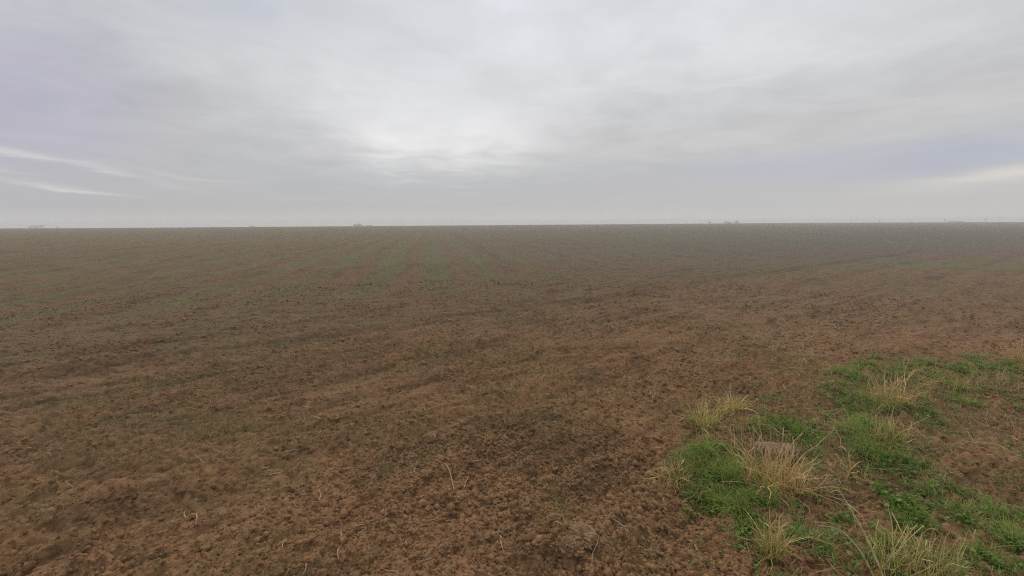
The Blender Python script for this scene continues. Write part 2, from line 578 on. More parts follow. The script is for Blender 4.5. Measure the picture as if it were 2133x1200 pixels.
def dry_track(x, y):
    """paler trodden earth at the right-hand verge"""
    a, b = at(1960, 885)[:2], at(2500, 1010)[:2]
    d = b - a
    q = np.clip(((x - a[0]) * d[0] + (y - a[1]) * d[1]) / (d @ d), 0, 3)
    dist = np.hypot(x - a[0] - q * d[0], y - a[1] - q * d[1])
    front = .7 * np.exp(-((x - .3) / 1.7) ** 2 - ((y - 2.2) / 1.0) ** 2)
    u = x * math.sin(HD) + y * math.cos(HD); v = -x * math.cos(HD) + y * math.sin(HD)
    vv = v + .15 * perlin(u * .35, v * .35, 2) + .075 * perlin(u * 1.3, v * 1.3, 3)
    for v0 in (2.85, 4.65, 6.3):                      # soil squeezed pale beside the wheel ruts
        front = front + .6 * np.exp(-((vv - v0) / .17) ** 2) * np.clip(.4 + .9 * perlin(u * .5, v * 2, 95), 0, 1)
    return np.maximum(np.exp(-(dist / .55) ** 2), front) * np.clip(.8 + .6 * perlin(x * 2, y * 2, 91), 0, 1)


def build_ground():
    dense = np.arange(-60, 60.001, 0.118)
    coarse = np.arange(62, 299, 2.0)
    A = np.radians(np.concatenate([dense, coarse]))
    dA = np.radians(np.concatenate([np.full(len(dense), .118), np.full(len(coarse), 2.0)]))
    r = [0.9]
    while r[-1] < 950:
        q = r[-1]
        r.append(q * (1.0032 if q < 8 else 1.0044 if q < 40 else 1.008 if q < 250 else 1.04))
    r = np.array(r)
    dr = np.gradient(r)
    X = r[:, None] * np.sin(A)[None, :]
    Y = r[:, None] * np.cos(A)[None, :]
    cell = np.maximum(dr[:, None], r[:, None] * dA[None, :]).ravel()
    x, y = X.ravel(), Y.ravel()
    z = H(x, y, cell)
    v = np.stack([x, y, z], 1)
    nr, na = len(r), len(A)
    i = np.arange(nr - 1)[:, None] * na
    j = np.arange(na)[None, :]
    k = (j + 1) % na
    q = np.stack([i + k, i + j, i + na + j, i + na + k], -1).reshape(-1, 4)
    # close the small ring under the camera
    c = len(v)
    v = np.concatenate([v, [[0, 0, float(H(np.array(0.), np.array(0.), np.array(.3)))]]])
    jj = np.arange(0, na - 1, 2)
    fan = np.stack([np.full(len(jj), c), (jj + 2) % na, jj + 1, jj], 1)
    q = np.concatenate([q, fan])
    cover = crop_cover(v[:, 0], v[:, 1])
    hv = -v[:, 0] * math.cos(HD) + v[:, 1] * math.sin(HD)
    o = mesh_obj('ground', v, q, M_SOIL, colors={'crop': cover, 'head': 1 - sm(hv, 8.0, 11.5), 'grey': sm(v[:, 1], 3.5, 30) * sm(v[:, 0] / np.maximum(v[:, 1], 1), -.5, .8), 'far_tone': np.maximum(sm(hv + 1.2 * perlin(v[:, 0] * .3, v[:, 1] * .3, 92), 2.0, 8.0), .55 * sm(v[:, 1] + perlin(v[:, 0] * .3, v[:, 1] * .3, 96), 3.5, 9.0)), 'dry': dry_track(v[:, 0], v[:, 1])})
    tag(o, 'brown tilled field soil running flat to the horizon', 'field', kind='structure')
    return o


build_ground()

# ------------------------------------------------------------------ where grass grows: blobs (pixel centre, size) of the photograph laid on the ground
GREEN = [  # px, py, rx, ry, tilt deg, density, blade length
    (1485, 965, 42, 35, 0, 1.0, .15), (1500, 1010, 75, 45, 10, 1.0, .17), (1560, 1060, 75, 45, 20, 1.0, .14), (1540, 1095, 40, 26, 0, .8, .12),
    (1645, 902, 60, 18, 5, 1.0, .12), (1580, 905, 45, 16, 0, .5, .10), (1720, 915, 50, 20, 10, .6, .11), (1700, 965, 55, 28, 0, .45, .10),
    (1800, 925, 75, 30, 22, 1.0, .15), (1845, 955, 55, 28, 25, 1.0, .15), (1790, 890, 40, 25, 0, .6, .12),
    (1800, 840, 65, 22, 5, .9, .14), (1880, 850, 40, 18, 0, .8, .13), (1790, 790, 60, 16, 0, .7, .12), (1865, 772, 90, 14, 0, .75, .11), (1910, 790, 40, 14, 0, .8, .11),
    (1940, 878, 42, 17, 15, .8, .10), (2003, 835, 26, 14, 0, .8, .12), (2060, 770, 90, 17, 0, .6, .12), (2000, 790, 60, 16, 10, .5, .12), (2115, 800, 50, 20, 0, .5, .12),
    (2110, 865, 50, 12, 10, .6, .10), (1965, 940, 35, 10, 15, .4, .08), (2100, 955, 50, 14, 10, .18, .07), (2075, 1005, 50, 16, 20, .18, .07),
    (1955, 1035, 75, 38, 32, 1.0, .10), (1870, 1060, 70, 34, 25, 1.0, .09), (1905, 1105, 50, 36, 20, .9, .09), (1765, 1075, 50, 24, 10, .75, .09),
    (2010, 1080, 60, 26, 30, .7, .09), (2110, 1115, 90, 36, 30, 1.0, .12), (2060, 1090, 40, 30, 20, .5, .1), (1985, 1155, 50, 36, 10, .8, .10), (1725, 1165, 45, 25, 15, .8, .09),
    (1850, 1175, 60, 40, 0, .8, .11), (1620, 1180, 60, 35, 0, .7, .09), (1560, 1140, 25, 30, 0, .3, .09), (1650, 1120, 50, 20, 0, .5, .09),
    (1700, 1040, 60, 20, 10, .4, .09), (1640, 1010, 60, 50, 0, .5, .12), (2100, 1190, 70, 40, 20, .9, .11), (1430, 1065, 22, 9, 0, .5, .07), (1410, 1000, 25, 12, 0, .35, .09),
    (1680, 850, 60, 14, 0, .12, .06), (1740, 800, 60, 18, 0, .2, .07), (1610, 880, 50, 12, 0, .2, .07), (1730, 860, 50, 20, 0, .25, .08), (1500, 915, 50, 12, 0, .2, .07), (1450, 950, 30, 25, 0, .15, .07), (1545, 1130, 30, 30, 0, .2, .07),
    (2240, 1000, 110, 60, 20, .6, .10), (2300, 1150, 140, 60, 20, .9, .12), (2280, 820, 130, 30, 0, .5, .12), (2450, 900, 160, 50, 0, .6, .12), (2000, 1260, 200, 60, 0, .9, .11),
    (1700, 1280, 150, 60, 0, .7, .1),
]


def green_density(P):
    px, py = pixel(P)
    px = px + 40 * perlin(P[:, 0] * 5, P[:, 1] * 5, 46) + 22 * perlin(P[:, 0] * 14, P[:, 1] * 14, 47)
    py = py + 24 * perlin(P[:, 0] * 5, P[:, 1] * 5, 48) + 14 * perlin(P[:, 0] * 14, P[:, 1] * 14, 49)
    d = np.zeros(len(P)); ln = np.full(len(P), .07)
    for (cx, cy, rx, ry, tl, de, le) in GREEN:
        c, s = math.cos(R(tl)), math.sin(R(tl))
        a, b = px - cx, py - cy
        q = ((a * c + b * s) / rx) ** 2 + ((-a * s + b * c) / ry) ** 2
        f = de * np.exp(-q ** 2 * .8)
        ln = np.where(f > d, .6 * le + .4 * le * np.exp(-q), ln)
        d = np.maximum(d, f)
    # thin ground cover between the patches
    inside = sm(px - (1470 + .35 * np.maximum(0, 1000 - py) * 1.6), -90, 110) * sm(py, 735, 800)
    bare = np.exp(-((px - 2060) / 160) ** 4 - ((py - 950 - .25 * (px - 2060)) / 80) ** 4)
    bg = (.20 - .15 * bare) * inside * np.clip(.6 + 1.2 * perlin(P[:, 0] * 4, P[:, 1] * 4, 41), 0, 1.6)
    return np.maximum(d, bg), ln


def build_grass():
    N = 2300000
    x = rng.uniform(.2, 6.5, N); y = 1.0 + 5.6 * rng.random(N) ** 1.5
    P = np.stack([x, y, np.zeros(N)], 1)
    d, ln = green_density(P)
    clump = np.clip(.38 + 1.2 * perlin(x * 10, y * 10, 42) + .7 * perlin(x * 3, y * 3, 43) + .5 * perlin(x * 24, y * 24, 40), 0.02, 1) * .95
    gap = sm(perlin(x * 5.5, y * 5.5, 93) + .4 * perlin(x * 15, y * 15, 94), -.32, .15)
    ln = ln * .85
    keep = rng.random(N) < d * clump * (.12 + .88 * gap)
    P, d, ln = P[keep], d[keep], ln[keep]
    P[:, 2] = H(P[:, 0], P[:, 1]) - .004
    n = len(P)
    L = ln * np.clip(rng.gamma(4, .21, n), .2, 2.0) * np.clip(.9 + .8 * perlin(P[:, 0] * 7, P[:, 1] * 7, 50), .35, 1.6)
    # blades of one spot lie the same way
    az = 2.6 * perlin(P[:, 0] * 2.2, P[:, 1] * 2.2, 44) + 2.6 + rng.normal(0, 1.1, n)
    lean = np.abs(rng.normal(.6, .4, n)); curl = rng.uniform(.1, 1.7, n)
    g0 = np.array([.065, .110, .014]); g1 = np.array([.230, .385, .046]); y1 = np.array([.36, .38, .10]); d1 = np.array([.40, .30, .16])  # dark blade bases have contact shade painted into the tint
    mixv = np.clip(.5 + .8 * perlin(P[:, 0] * 3.5, P[:, 1] * 3.5, 45) + rng.normal(0, .25, n), 0, 1)[:, None]
    c1 = g1 * (1 - mixv) + np.array([.36, .45, .08]) * mixv
    yl = rng.random(n)
    thin = d < .4
    c1[yl < .20] = y1
    dead = (yl > .91) | (thin & (yl > .5))
    c1[dead] = d1 * rng.uniform(.7, 1.2, dead.sum())[:, None]
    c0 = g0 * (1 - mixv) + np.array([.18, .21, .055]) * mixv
    c0[dead] = np.array([.26, .19, .09])
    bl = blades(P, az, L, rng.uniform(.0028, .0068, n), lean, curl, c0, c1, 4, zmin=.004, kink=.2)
    # small round weed leaves low in the dense patches
    m = rng.random(n) < .18
    Q = P[m].copy(); k = len(Q)
    Q[:, 2] += rng.uniform(.01, .045, k)
    cw = np.array([.150, .26, .04]) * rng.uniform(.6, 1.4, k)[:, None]
    wl = blades(Q, rng.uniform(0, 6.3, k), rng.uniform(.012, .028, k), rng.uniform(.010, .018, k), rng.uniform(.9, 1.6, k), rng.uniform(-.4, .5, k), cw * .8, cw, 2, pw=3)
    v, q, c = join(bl, wl)
    o = mesh_obj('grass', v, q, M_GRASS, colors={'tint': c})
    tag(o, 'short green grass and low weeds in patches along the field edge', 'grass', kind='stuff')


build_grass()


def build_seedlings():
    N = 190000
    a = np.radians(rng.uniform(-57, 57, N)); r = np.sqrt(rng.uniform(1.6 ** 2, 17 ** 2, N))
    near = rng.random(N) < .45
    r[near] = np.sqrt(rng.uniform(1.6 ** 2, 6 ** 2, near.sum()))
    x, y = r * np.sin(a), r * np.cos(a)
    u = x * math.sin(HD) + y * math.cos(HD); v = -x * math.cos(HD) + y * math.sin(HD)
    p = .22 + .9 * crop_cover(x, y) + .35 * perlin(x * .9, y * .9, 51) + .25 * perlin(u * 1.2, v * 5, 52)
    keep = rng.random(N) < np.clip(p, .03, .9)
    x, y = x[keep], y[keep]
    k = len(x)
    P = np.stack([x, y, H(x, y) - .004], 1)
    P = np.repeat(P, 2, 0) + np.concatenate([rng.normal(0, .012, (2 * k, 2)), np.zeros((2 * k, 1))], 1)
    n = len(P)
    L = rng.gamma(3.0, .012, n) + .01
    t = np.clip(rng.normal(.45, .3, n) + .4 * perlin(P[:, 0] * .7, P[:, 1] * .7, 53), 0, 1)[:, None]
    c1 = np.array([.135, .165, .050]) * (1 - t) + np.array([.27, .185, .095]) * t
    c1 = c1 * rng.uniform(.7, 1.25, n)[:, None]
    bl = blades(P, rng.uniform(0, 6.3, n), L, rng.uniform(.0018, .0038, n), np.abs(rng.normal(.3, .3, n)), rng.uniform(0, 1.3, n), c1 * .7, c1, 2)
    o = mesh_obj('seedlings', *bl[:2], M_DRY, colors={'tint': bl[2]})
    tag(o, 'thin olive and tan shoots sprouting all over the brown soil', 'seedlings', kind='stuff')


build_seedlings()


def build_litter():
    N = 30000
    a = np.radians(rng.uniform(-57, 57, N)); r = np.sqrt(rng.uniform(1.6 ** 2, 13 ** 2, N))
    x, y = r * np.sin(a), r * np.cos(a)
    px, py = pixel(np.stack([x, y, np.zeros(N)], 1))
    p = .22 + .8 * np.exp(-((px - 1800) / 330) ** 2 - ((py - 770) / 110) ** 2) + .8 * (px > 1450) * (py > 830) + .3 * np.exp(-((px - 1400) / 100) ** 2 - ((py - 1020) / 60) ** 2)
    keep = rng.random(N) < p
    x, y, px = x[keep], y[keep], px[keep]
    n = len(x)
    P = np.stack([x, y, H(x, y) + .006], 1)
    L = rng.gamma(2.5, .022, n) * (1 + .8 * (px > 1450)) + .01
    t = rng.random(n)[:, None]
    c = (np.array([.40, .29, .17]) * (1 - t) + np.array([.27, .18, .10]) * t) * rng.uniform(.7, 1.2, n)[:, None]
    bl = blades(P, rng.uniform(0, 6.3, n), L, rng.uniform(.002, .0055, n), rng.uniform(1.2, 1.75, n), rng.uniform(-.5, .5, n), c * .9, c, 3, zmin=.003, kink=.25, pw=5)
    o = mesh_obj('straw_litter', *bl[:2], M_STRAW, colors={'tint': bl[2]})
    tag(o, 'short scraps of pale straw littered over the soil', 'straw', kind='stuff')


build_litter()

# icosahedron for crumbs
_t = (1 + 5 ** .5) / 2
ICO = np.array([(-1, _t, 0), (1, _t, 0), (-1, -_t, 0), (1, -_t, 0), (0, -1, _t), (0, 1, _t), (0, -1, -_t), (0, 1, -_t), (_t, 0, -1), (_t, 0, 1), (-_t, 0, -1), (-_t, 0, 1)]) / 1.9
ICF = np.array([(0, 11, 5), (0, 5, 1), (0, 1, 7), (0, 7, 10), (0, 10, 11), (1, 5, 9), (5, 11, 4), (11, 10, 2), (10, 7, 6), (7, 1, 8), (3, 9, 4), (3, 4, 2), (3, 2, 6), (3, 6, 8), (3, 8, 9), (4, 9, 5), (2, 4, 11), (6, 2, 10), (8, 6, 7), (9, 8, 1)])


def build_crumbs():
    N = 110000
    a = np.radians(rng.uniform(-57, 57, N)); r = 1.6 + 11 * rng.random(N) ** 1.5
    hot = rng.random(N) < .2
    x, y = r * np.sin(a), r * np.cos(a)
    x[hot] = rng.normal(.3, .9, hot.sum()); y[hot] = rng.normal(2.4, .6, hot.sum())
    ok = (y > 1.2) & ((rng.random(N) < np.clip(.35 + .8 * perlin(x * .8, y * .8, 61), .05, 1)) | hot)
    x, y, hot = x[ok], y[ok], hot[ok]
    n = len(x)
    s = np.minimum(rng.gamma(1.3, .0034, n) + .0015 + .0008 * np.hypot(x, y), .034)
    P = np.stack([x, y, H(x, y) - s * .05], 1)
    jit = rng.uniform(.45, 1.45, (n, 12, 1))
    th = rng.uniform(0, 6.3, n)
    V = ICO[None] * jit
    cx, sx = np.cos(th)[:, None], np.sin(th)[:, None]
    V = np.stack([V[..., 0] * cx - V[..., 1] * sx, V[..., 0] * sx + V[..., 1] * cx, V[..., 2] * .75], -1)
    V = V * s[:, None, None] * rng.uniform(.7, 1.3, (n, 1, 3)) + P[:, None, :]
    f = (ICF[None] + (np.arange(n) * 12)[:, None, None]).reshape(-1, 3)
    o = mesh_obj('soil_crumbs', V.reshape(-1, 3), f, M_SOIL, smooth=False, colors={'crop': np.zeros(n * 12), 'head': np.ones(n * 12), 'dry': np.repeat(rng.random(n) ** 2 * 1.4, 12)})
    tag(o, 'loose crumbs of brown earth strewn over the furrows', 'crumbs', kind='stuff')


build_crumbs()


# ------------------------------------------------------------------ single clods
def clod(px, py, wpx, hgt, label, seed, mat=M_CLOD, depth=.8):
    b = at(px, py)
    wpx *= .85; hgt *= .75
    dist = np.linalg.norm(b - [0, 0, CAM_H])
    w = wpx / F_PX * dist
    nu, nv = 64, 36
    th = np.linspace(0, 2 * np.pi, nu, endpoint=False)
    ph = np.linspace(0.02, np.pi - .02, nv)
    T, Ph = np.meshgrid(th, ph)
    d = np.stack([np.sin(Ph) * np.cos(T), np.sin(Ph) * np.sin(T), np.cos(Ph)], -1).reshape(-1, 3)
    q = d * 2.2 + seed * 7.3
    rad = 1 + .45 * perlin(q[:, 0] + q[:, 2], q[:, 1] - q[:, 2], seed) + .55 * (np.abs(perlin(q[:, 0] * 2.0 - q[:, 2] * 2, q[:, 1] * 2.0 + q[:, 2], seed + 3)) - .2) + .16 * perlin(q[:, 0] * 5 + q[:, 2] * 4, q[:, 1] * 5 + q[:, 2] * 3, seed + 5) + .10 * perlin(q[:, 0] * 11 + q[:, 2] * 7, q[:, 1] * 11 - q[:, 2] * 7, seed + 6)
    v = d * rad[:, None] * np.array([w / 2, w / 2 * depth, hgt * .62])
    v[:, 2] += hgt * .28
    f = []
    for i in range(nv - 1):
        for j in range(nu):
            k = (j + 1) % nu
            f.append((i * nu + j, (i + 1) * nu + j, (i + 1) * nu + k, i * nu + k))
    o = mesh_obj('soil_clod', v, f, mat, colors={'crop': np.zeros(len(v)), 'head': np.ones(len(v)), 'dry': np.full(len(v), .9)})
    o.location = b
    o.rotation_euler[2] = seed * 1.3
    return tag(o, label, 'clod', 'larger clods of earth at the front of the field')


clod(1216, 1092, 34, .035, 'flat pale clod just above the big broken clod heap', 2)
clod(1155, 1092, 30, .045, 'small rounded clod below the green sprout', 3)
clod(1205, 1120, 72, .065, 'widest pale broken clod in the crumbly heap', 4)
clod(1178, 1145, 46, .075, 'pale clod with a dark hollow under its left side', 5)
clod(1200, 1152, 34, .05, 'arched light clod beside the hollow of the heap', 6)
clod(1350, 1160, 26, .045, 'lone pink-brown clod right of the crumbly heap', 7)
clod(1208, 1064, 16, .03, 'little pale clod right beside the green sprout', 8)


# ------------------------------------------------------------------ straws lying on the soil
STRAWC = np.array([.42, .29, .165])
STRAW_R = .62


def straw(pts, rad, label, lift=.012, name='straw_stalk', col=STRAWC, cat='straw', arch=0.0, group='single pale straws on the soil'):
    g = np.array([at(px, py, lift) for px, py in pts])
    rad = rad * STRAW_R
    s = spline(g, 16)
    k = np.linspace(0, 1, 16)
    s[:, 2] = np.maximum(s[:, 2] + arch * 4 * k * (1 - k), H(s[:, 0], s[:, 1]) + rad * .5)
    s += rng.normal(0, rad * .22, s.shape)
    o0 = s[0].copy()
    rr = rad * (1 - .45 * k) * rng.uniform(.75, 1.2, 16)
    cc = col[None] * (rng.uniform(.85, 1.1, 16)[:, None])
    v, q, c = tube(s - o0, rr, cc, 6, .55)
    o = mesh_obj(name, v, q, M_STRAW, colors={'tint': c})
    o.location = o0
    return tag(o, label, cat, group)


straw([(922, 962), (932, 980), (940, 1003), (946, 1028)], .0055, 'long curved straw, middle of the front soil, bending down right', arch=.02)
straw([(976, 995), (970, 1008), (966, 1022)], .0055, 'short straight straw right of the long curved one')
straw([(664, 1021), (668, 1034), (664, 1046)], .006, 'short pale straw bent like a hook')
straw([(711, 1115), (711, 1138), (704, 1150), (705, 1170)], .0055, 'kinked pale straw pointing towards the viewer')
straw([(728, 1107), (752, 1099), (782, 1096)], .006, 'pale straw lying nearly level above the kinked straw')
straw([(876, 1040), (884, 1035), (898, 1031)], .006, 'tiny bright straw scrap with a fork')
straw([(598, 1124), (590, 1134), (588, 1146)], .006, 'stubby white straw near the left of the kinked one')
straw([(1043, 1120), (1044, 1140), (1051, 1160)], .0065, 'upright-looking bright straw at the front middle')
straw([(1014, 1118), (1034, 1113), (1049, 1111)], .005, 'thin straw crossing the top of the bright upright-looking one')
straw([(972, 806), (980, 810), (988, 814)], .011, 'broad whitish scrap lying alone in mid field')
straw([(930, 665), (938, 668), (947, 670)], .014, 'whitish scrap farthest out in the field')
straw([(406, 1068), (411, 1080), (407, 1092)], .006, 'small upright-looking straw at the left front')
straw([(1355, 818), (1359, 830), (1357, 843)], .007, 'short straw by itself left of the yellow tufts')
straw([(1372, 887), (1400, 888), (1430, 893), (1462, 898)], .006, 'long flat straw running into the yellow-green tuft', arch=.015)
straw([(1418, 880), (1432, 871), (1448, 866)], .006, 'slanting straw left of the yellow-green tuft')
straw([(1455, 905), (1472, 895), (1482, 888)], .006, 'bent straw at the foot of the yellow-green tuft', arch=.02)
straw([(1542, 860), (1556, 853), (1570, 850)], .0065, 'slanting straw right of the small golden tuft', arch=.02)
straw([(2035, 1024), (2042, 1032), (2047, 1040)], .008, 'bright short straw on bare earth at the right edge')
straw([(2110, 1024), (2130, 1028), (2150, 1030)], .008, 'flat reddish straw cut by the right edge of the photo')
straw([(1640, 1035), (1700, 1040), (1760, 1052), (1800, 1060)], .005, 'long fallen straw in front of the main dry tuft', arch=.02)
straw([(1690, 1090), (1725, 1105), (1760, 1112)], .005, 'fallen straw between two green patches at the front', arch=.02)


# ------------------------------------------------------------------ tufts
def tuft(px, py, hpx, spread_px, label, n, tan, wild=.35, lean_mu=.3, name='dry_grass_tuft', cat='grass tuft', green=0, greenlen=.6, width=.0042,
         group='dry grass tufts at the field edge', dirmean=None, heads=0, base_w=.35):
    b = at(px, py)
    dist = np.linalg.norm(b - [0, 0, CAM_H])
    h = hpx / F_PX * dist * .88
    n = int(n * 1.3)
    sp = spread_px / F_PX * dist
    root = empty(name, b, label, cat, group)
    aa = rng.uniform(0, 6.283, n); rr = np.sqrt(rng.random(n)) * sp * base_w
    base = np.stack([rr * np.cos(aa), rr * np.sin(aa), np.zeros(n)], 1)
    base[:, 2] = H(base[:, 0] + b[0], base[:, 1] + b[1]) - b[2] - .005
    az = aa + rng.normal(0, .7, n)
    if dirmean is not None:
        az = np.where(rng.random(n) < .6, dirmean + rng.normal(0, .5, n), az)
    L = h * np.clip(rng.gamma(5, .16, n), .2, 1.7)
    lean = np.abs(rng.normal(lean_mu, wild * 1.35, n)); curl = rng.normal(.5, .9, n)
    t = rng.random(n)[:, None]
    c1 = (np.array(tan[0]) * (1 - t) + np.array(tan[1]) * t) * rng.uniform(.75, 1.2, n)[:, None]
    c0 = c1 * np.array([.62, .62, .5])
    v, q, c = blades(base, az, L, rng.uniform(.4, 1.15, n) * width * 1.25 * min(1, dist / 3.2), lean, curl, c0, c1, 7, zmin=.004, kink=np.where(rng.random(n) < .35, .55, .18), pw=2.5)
    mesh_obj('dry_blades', v, q, M_DRY, root, {'tint': c})
    if green:
        aa = rng.uniform(0, 6.283, green); rr = np.sqrt(rng.random(green)) * sp * (base_w + .12)
        base = np.stack([rr * np.cos(aa), rr * np.sin(aa), np.zeros(green)], 1)
        base[:, 2] = H(base[:, 0] + b[0], base[:, 1] + b[1]) - b[2] - .005
        gc = np.array([.26, .31, .065]) * rng.uniform(.7, 1.3, green)[:, None]
        v, q, c = blades(base, aa + rng.normal(0, .6, green), h * greenlen * rng.uniform(.5, 1.2, green), rng.uniform(.003, .0055, green), np.abs(rng.normal(.4, .3, green)), rng.uniform(.2, 1.3, green), gc * .55, gc, 4, zmin=.004)
        mesh_obj('green_blades', v, q, M_GRASS, root, {'tint': c})
    if heads:
        parts = []
        for _ in range(heads):
            a_ = rng.uniform(0, 6.283); ln = h * rng.uniform(.8, 1.25); le = rng.normal(.3, .3)
            p0 = np.array([rng.normal(0, sp * .12), rng.normal(0, sp * .12), 0.0])
            p2 = p0 + np.array([math.cos(a_) * math.sin(le) * ln, math.sin(a_) * math.sin(le) * ln, math.cos(le) * ln])
            p1 = (p0 + p2) / 2 + rng.normal(0, .03, 3) + np.array([0, 0, .03])
            s = spline([p0, p1, p2], 10)
            rad = np.full(10, .0010); rad[7:9] = .0017; rad[9] = .0007
            parts.append(tube(s, rad, np.array(tan[0]) * rng.uniform(.8, 1.1), 5))
        v, q, c = join(*parts)
        mesh_obj('seed_stems', v, q, M_STRAW, root, {'tint': c})
    return root


TAN = ((.84, .59, .30), (.62, .42, .18))
GOLD = ((.72, .57, .24), (.52, .43, .15))
PINK = ((.56, .39, .26), (.42, .28, .17))
OLIVE = ((.66, .56, .24), (.50, .42, .15))

tuft(1608, 1012, 92, 120, 'largest tan dry tuft fanning out amid the green grass', 330, TAN, .33, .42, green=120, greenlen=.6, heads=12, width=.0048)
tuft(1560, 965, 60, 90, 'loose greyish dry grass standing just left behind the largest tan tuft', 90, PINK, .35, .45, heads=8)
tuft(1850, 848, 70, 70, 'golden V-shaped dry tuft below two thin upright stems', 190, TAN, .22, .5, green=40, heads=6)
tuft(1853, 925, 52, 55, 'straggly yellow-green stemmy tuft just below the golden V-shaped one', 110, GOLD, .4, .4, green=40, heads=6)
tuft(1607, 1160, 68, 40, 'narrow upright golden tuft near the bottom edge', 170, GOLD, .18, .22, green=70, greenlen=.5, heads=4)
tuft(1468, 886, 56, 58, 'small yellow-green tuft on bare soil, left of the golden one', 170, ((.84, .66, .30), (.62, .52, .19)), .4, .5, green=90, greenlen=.9)
tuft(1518, 860, 50, 54, 'small golden tuft on bare soil ringed by dry stems', 230, ((.90, .68, .30), (.66, .50, .19)), .35, .45, green=60, greenlen=.8)
tuft(1402, 1000, 34, 80, 'flattened tan and yellow tuft at the left tip of the grass', 240, TAN, .5, .8, green=50, greenlen=.9)
tuft(1860, 1188, 80, 70, 'loose upright tan stems at the bottom by the long leaning stalks', 80, OLIVE, .3, .3, heads=14, base_w=.6)
tuft(1940, 1190, 60, 90, 'dull yellow matted tuft at the bottom right', 220, OLIVE, .45, .6, heads=6)
tuft(2085, 815, 44, 90, 'pale brown flattened tuft among the far right grass', 200, PINK, .45, .8, green=60)
tuft(2123, 758, 36, 24, 'pale tuft standing against dark soil at the far right edge', 70, TAN, .2, .25, heads=5)
tuft(1728, 900, 26, 70, 'curly pinkish dry grass at the upper rim of the middle green patch', 120, PINK, .5, .8)
tuft(1700, 768, 18, 130, 'flat yellow straw mat on the bare headland soil', 220, GOLD, .4, 1.2)
tuft(1690, 1020, 34, 80, 'bleached grass lying right of the largest tan tuft', 160, PINK, .5, .9, green=30)
tuft(1680, 1125, 34, 70, 'greyish pink withered grass between the two front green patches', 130, PINK, .5, .7)
tuft(1385, 1050, 18, 90, 'thin scattering of dry stems on soil left of the green edge', 60, PINK, .5, 1.2)

tuft(1455, 1035, 30, 60, 'pale bent dry stems hanging over the left edge of the grass', 70, PINK, .5, .9)
tuft(1585, 1000, 60, 60, 'olive stems packed at the left foot of the largest tan tuft', 110, GOLD, .35, .4, green=50)
tuft(1900, 800, 26, 70, 'light dry wisps right of the golden V-shaped tuft', 90, PINK, .5, .7)
tuft(1985, 815, 30, 80, 'thin straw-coloured mat on the ground at the centre of the far right grass', 120, GOLD, .5, .9)
tuft(2110, 900, 26, 90, 'dull dry mat on bare ground at the right edge, below the pale brown one', 100, PINK, .5, 1.0)
tuft(1930, 985, 24, 90, 'dry wisps on the bare slope right of the dark green clump', 90, GOLD, .5, 1.0)
tuft(1760, 985, 30, 80, 'yellowed grass at the upper rim of the bare earth hollow', 110, GOLD, .5, .7, green=30)

tuft(1605, 888, 22, 80, 'dry fringe on soil behind the ribbed grey lump', 110, PINK, .5, .9)
tuft(1560, 895, 26, 60, 'pale wisps at the upper left rim of the grass below the small golden tuft', 90, TAN, .45, .7)


def sprout(px, py, hpx, spx, n, label, col, name='grass_clump', group='single green clumps'):
    b = at(px, py)
    dist = np.linalg.norm(b - [0, 0, CAM_H])
    h = hpx / F_PX * dist * 1.2; sp = spx / F_PX * dist
    n = int(n * .5)
    aa = rng.uniform(0, 6.283, n); rr = np.sqrt(rng.random(n)) * sp * .5
    base = np.stack([rr * np.cos(aa), rr * np.sin(aa), np.zeros(n)], 1)
    base[:, 2] = H(base[:, 0] + b[0], base[:, 1] + b[1]) - b[2] - .005
    base[:, :2] *= (.6 + .9 * rng.random((n, 1))) ** 1.6
    gc = np.array([2.0, 1.95, 1.5]) * np.array(col) * rng.uniform(.6, 1.35, n)[:, None]
    yl = rng.random(n) < .15
    gc[yl] = np.array([.32, .29, .11])
    h *= .8
    v, q, c = blades(base, aa + rng.normal(0, .5, n), h * np.clip(rng.gamma(4, .21, n), .2, 1.9), rng.uniform(.003, .0065, n), np.abs(rng.normal(.6, .45, n)), rng.uniform(-.2, 1.6, n), gc * .6, gc, 5, zmin=.004, kink=.12)
    o = mesh_obj(name, v, q, M_GRASS, colors={'tint': c})
    o.location = b
    return tag(o, label, 'grass clump', group)


sprout(1172, 1072, 46, 46, 46, 'lone green sprout on bare soil above the clod heap', (.11, .15, .035))
sprout(1145, 1060, 30, 16, 14, 'thin bluish sprout left of the lone green one', (.09, .13, .05))
sprout(1470, 985, 52, 60, 420, 'bright green clump at the left corner of the grass', (.095, .19, .03))
sprout(1650, 915, 34, 90, 420, 'bright green clump behind the ribbed grey lump', (.10, .20, .03))
sprout(1850, 975, 42, 80, 420, 'dark green clump above the bare earth hollow', (.055, .125, .03))
sprout(1815, 850, 34, 80, 320, 'deep green clump left of the golden V-shaped tuft', (.06, .13, .03))
sprout(2003, 845, 24, 44, 120, 'small olive clump alone on the right-hand bare ground', (.09, .14, .03))
sprout(1940, 890, 22, 70, 220, 'low bluish green clump on bare ground right of the stemmy tuft', (.055, .115, .045))
sprout(1505, 1045, 40, 90, 420, 'dark green clump drooping onto the soil left of the largest tan tuft', (.06, .14, .025))


